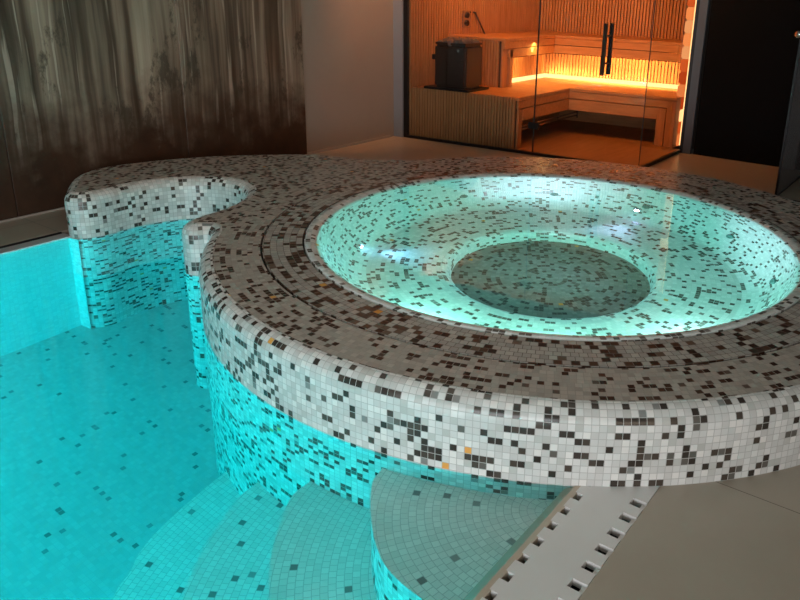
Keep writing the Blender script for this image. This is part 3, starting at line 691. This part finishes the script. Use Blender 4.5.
# ------------------------------------------------------------------ lights
# pool lamps on the right-hand pool side and the far end
CY_ = (.02, .98, .98)
def pool_lamp(loc, n, power, label, col=CY_):
    c = Vector(loc); n = Vector(n).normalized()
    e = empty('underwater_lamp', c, label, 'lamp', 'lamps in the swimming pool sides')
    bm = bmesh.new(); lathe(bm, [(0, -.02), (.10, -.02), (.10, .012), (.085, .018), (.08, .012)], c, n, 28); build('housing', bm, M['chrome'], e, c, smooth=True)
    bm = bmesh.new(); lathe(bm, [(.08, .012), (.05, .022), (0, .025)], c, n, 28); build('lens', bm, emit('pool_lens', col, 2.), e, c, smooth=True)
    ld = bpy.data.lights.new('pool_beam', 'POINT'); ld.energy = power; ld.color = col; ld.shadow_soft_size = .07
    lo = bpy.data.objects.new('lamp_beam', ld); link(lo, e); lo.location = n * .13
pool_lamp((PX1, -.85, -.55), (-1, 0, 0), 42, 'round pool lamp in the side wall below the white grating')
pool_lamp((-3.6, PY0, -.5), (0, 1, 0), 46, 'round pool lamp in the end wall behind the viewer')
pool_lamp((PX0, .3, -.55), (1, 0, 0), 20, 'round pool lamp in the side wall below the mural')
# extra beam added to the grating-side lamp to brighten the left pool wall
e = [o for o in bpy.data.objects if o.get('label') == 'round pool lamp in the side wall below the white grating'][0]
ld = bpy.data.lights.new('pool_wall_fill', 'SPOT'); ld.energy = 150; ld.color = (.05, .98, 1.0); ld.spot_size = math.radians(60); ld.spot_blend = 1; ld.shadow_soft_size = .07
lo = bpy.data.objects.new('lamp_beam', ld); link(lo, e); lo.location = (-.14, 0, 0); lo.rotation_euler = (Vector((-4.35, .9, -.35)) - Vector((PX1 - .14, -.85, -.55))).to_track_quat('-Z', 'Y').to_euler()
area('window_daylight', (-.3, -1.9, .80), (-1.4, 3.0, .15), 3.4, 1.3, 88, (.93, .97, 1.0))
area('warm_room_light', (2.7, -.5, 1.0), (-.6, 2.6, .2), 1.5, 1.0, 16, (1.0, .82, .62))
ld = bpy.data.lights.new('mural_fill', 'SPOT'); ld.energy = 430; ld.color = (1, .64, .40); ld.spot_size = math.radians(36); ld.spot_blend = 1; ld.shadow_soft_size = .15  # added spot that warms the mural, not a lamp of the room
lo = bpy.data.objects.new('mural_fill', ld); link(lo); lo.location = (1.6, -2.2, 2.6); lo.rotation_euler = (Vector((-4.95, 3.3, 2.0)) - lo.location).to_track_quat('-Z', 'Y').to_euler()
area('overhead_fill', (-1.9, 1.6, 2.75), (-1.9, 1.6, 0), 3.0, 3.0, 17, (1.0, .88, .74))  # added soft overhead light to lift the submerged step treads
area('sauna_light', P(1.3, .10, 2.12), P(1.2, 2.1, 1.45), 2.2, .08, 32, (1, .37, .09))
ld = bpy.data.lights.new('wall_glow_fill', 'SPOT'); ld.energy = 110; ld.color = (1, .42, .18); ld.spot_size = math.radians(64); ld.spot_blend = 1; ld.shadow_soft_size = .05  # added lamp, stands in for sauna glow on the plaster wall
lo = bpy.data.objects.new('wall_glow_fill', ld); link(lo); lo.location = (-4.5, 5.35, 2.7); lo.rotation_euler = (Vector((-4.95, 5.45, 1.75)) - lo.location).to_track_quat('-Z', 'Y').to_euler()
area('bench_led', P(1.45, 1.60, .56), P(1.45, 1.78, .64), 1.6, .02, 8, (1, .52, .17))
area('bench_led', P(1.45, 1.69, .93), P(1.45, 1.67, .51), 1.6, .04, 17, (1, .50, .15))
area('bench_led', P(.665, 1.12, .93), P(.68, 1.12, .51), .04, .9, 7, (1, .50, .15))
area('bench_led', P(.68, 1.10, .56), P(.575, 1.10, .60), .02, .7, 1.5, (1, .50, .15))

W = bpy.data.worlds.new('world'); S.world = W; W.use_nodes = True
W.node_tree.nodes['Background'].inputs[0].default_value = (.55, .62, .70, 1); W.node_tree.nodes['Background'].inputs[1].default_value = .12

# ------------------------------------------------------------------ camera
cd = bpy.data.cameras.new('camera'); cam = bpy.data.objects.new('camera', cd); link(cam)
f_px, cx_, cy_ = 745.374, 478.266, 230.822
pt, ro, ya = math.radians(18.252), math.radians(1.812), math.radians(-33.763)
fwd = Vector((0, math.cos(pt), -math.sin(pt))); rt = Vector((1, 0, 0)); dn = fwd.cross(rt)
c_, s_ = math.cos(ro), math.sin(ro)
r0, r1 = rt * c_ - dn * s_, rt * s_ + dn * c_
Rz = Matrix.Rotation(-ya, 3, 'Z'); r0, r1, fw = Rz @ r0, Rz @ r1, Rz @ fwd
mw = Matrix.Identity(4)
for i in range(3): mw[i][0], mw[i][1], mw[i][2] = r0[i], -r1[i], -fw[i]
mw[2][3] = 1.5
cam.matrix_world = mw
cd.sensor_width = 36; cd.sensor_fit = 'HORIZONTAL'; cd.lens = f_px / 800 * 36
cd.shift_x = (400 - cx_) / 800; cd.shift_y = (cy_ - 300) / 800
cd.clip_start = .05; S.camera = cam

S.view_settings.view_transform = 'Standard'; S.view_settings.look = 'None'; S.view_settings.gamma = 1; S.view_settings.use_curve_mapping = False
S.view_settings.exposure = 0.0
cy = S.cycles
cy.use_denoising = True
try: cy.denoiser = 'OPENIMAGEDENOISE'
except Exception: pass
cy.max_bounces = 10; cy.diffuse_bounces = 4; cy.glossy_bounces = 4; cy.transmission_bounces = 8; cy.transparent_max_bounces = 12
cy.sample_clamp_indirect = 8; cy.caustics_reflective = True; cy.caustics_refractive = True; cy.blur_glossy = .3
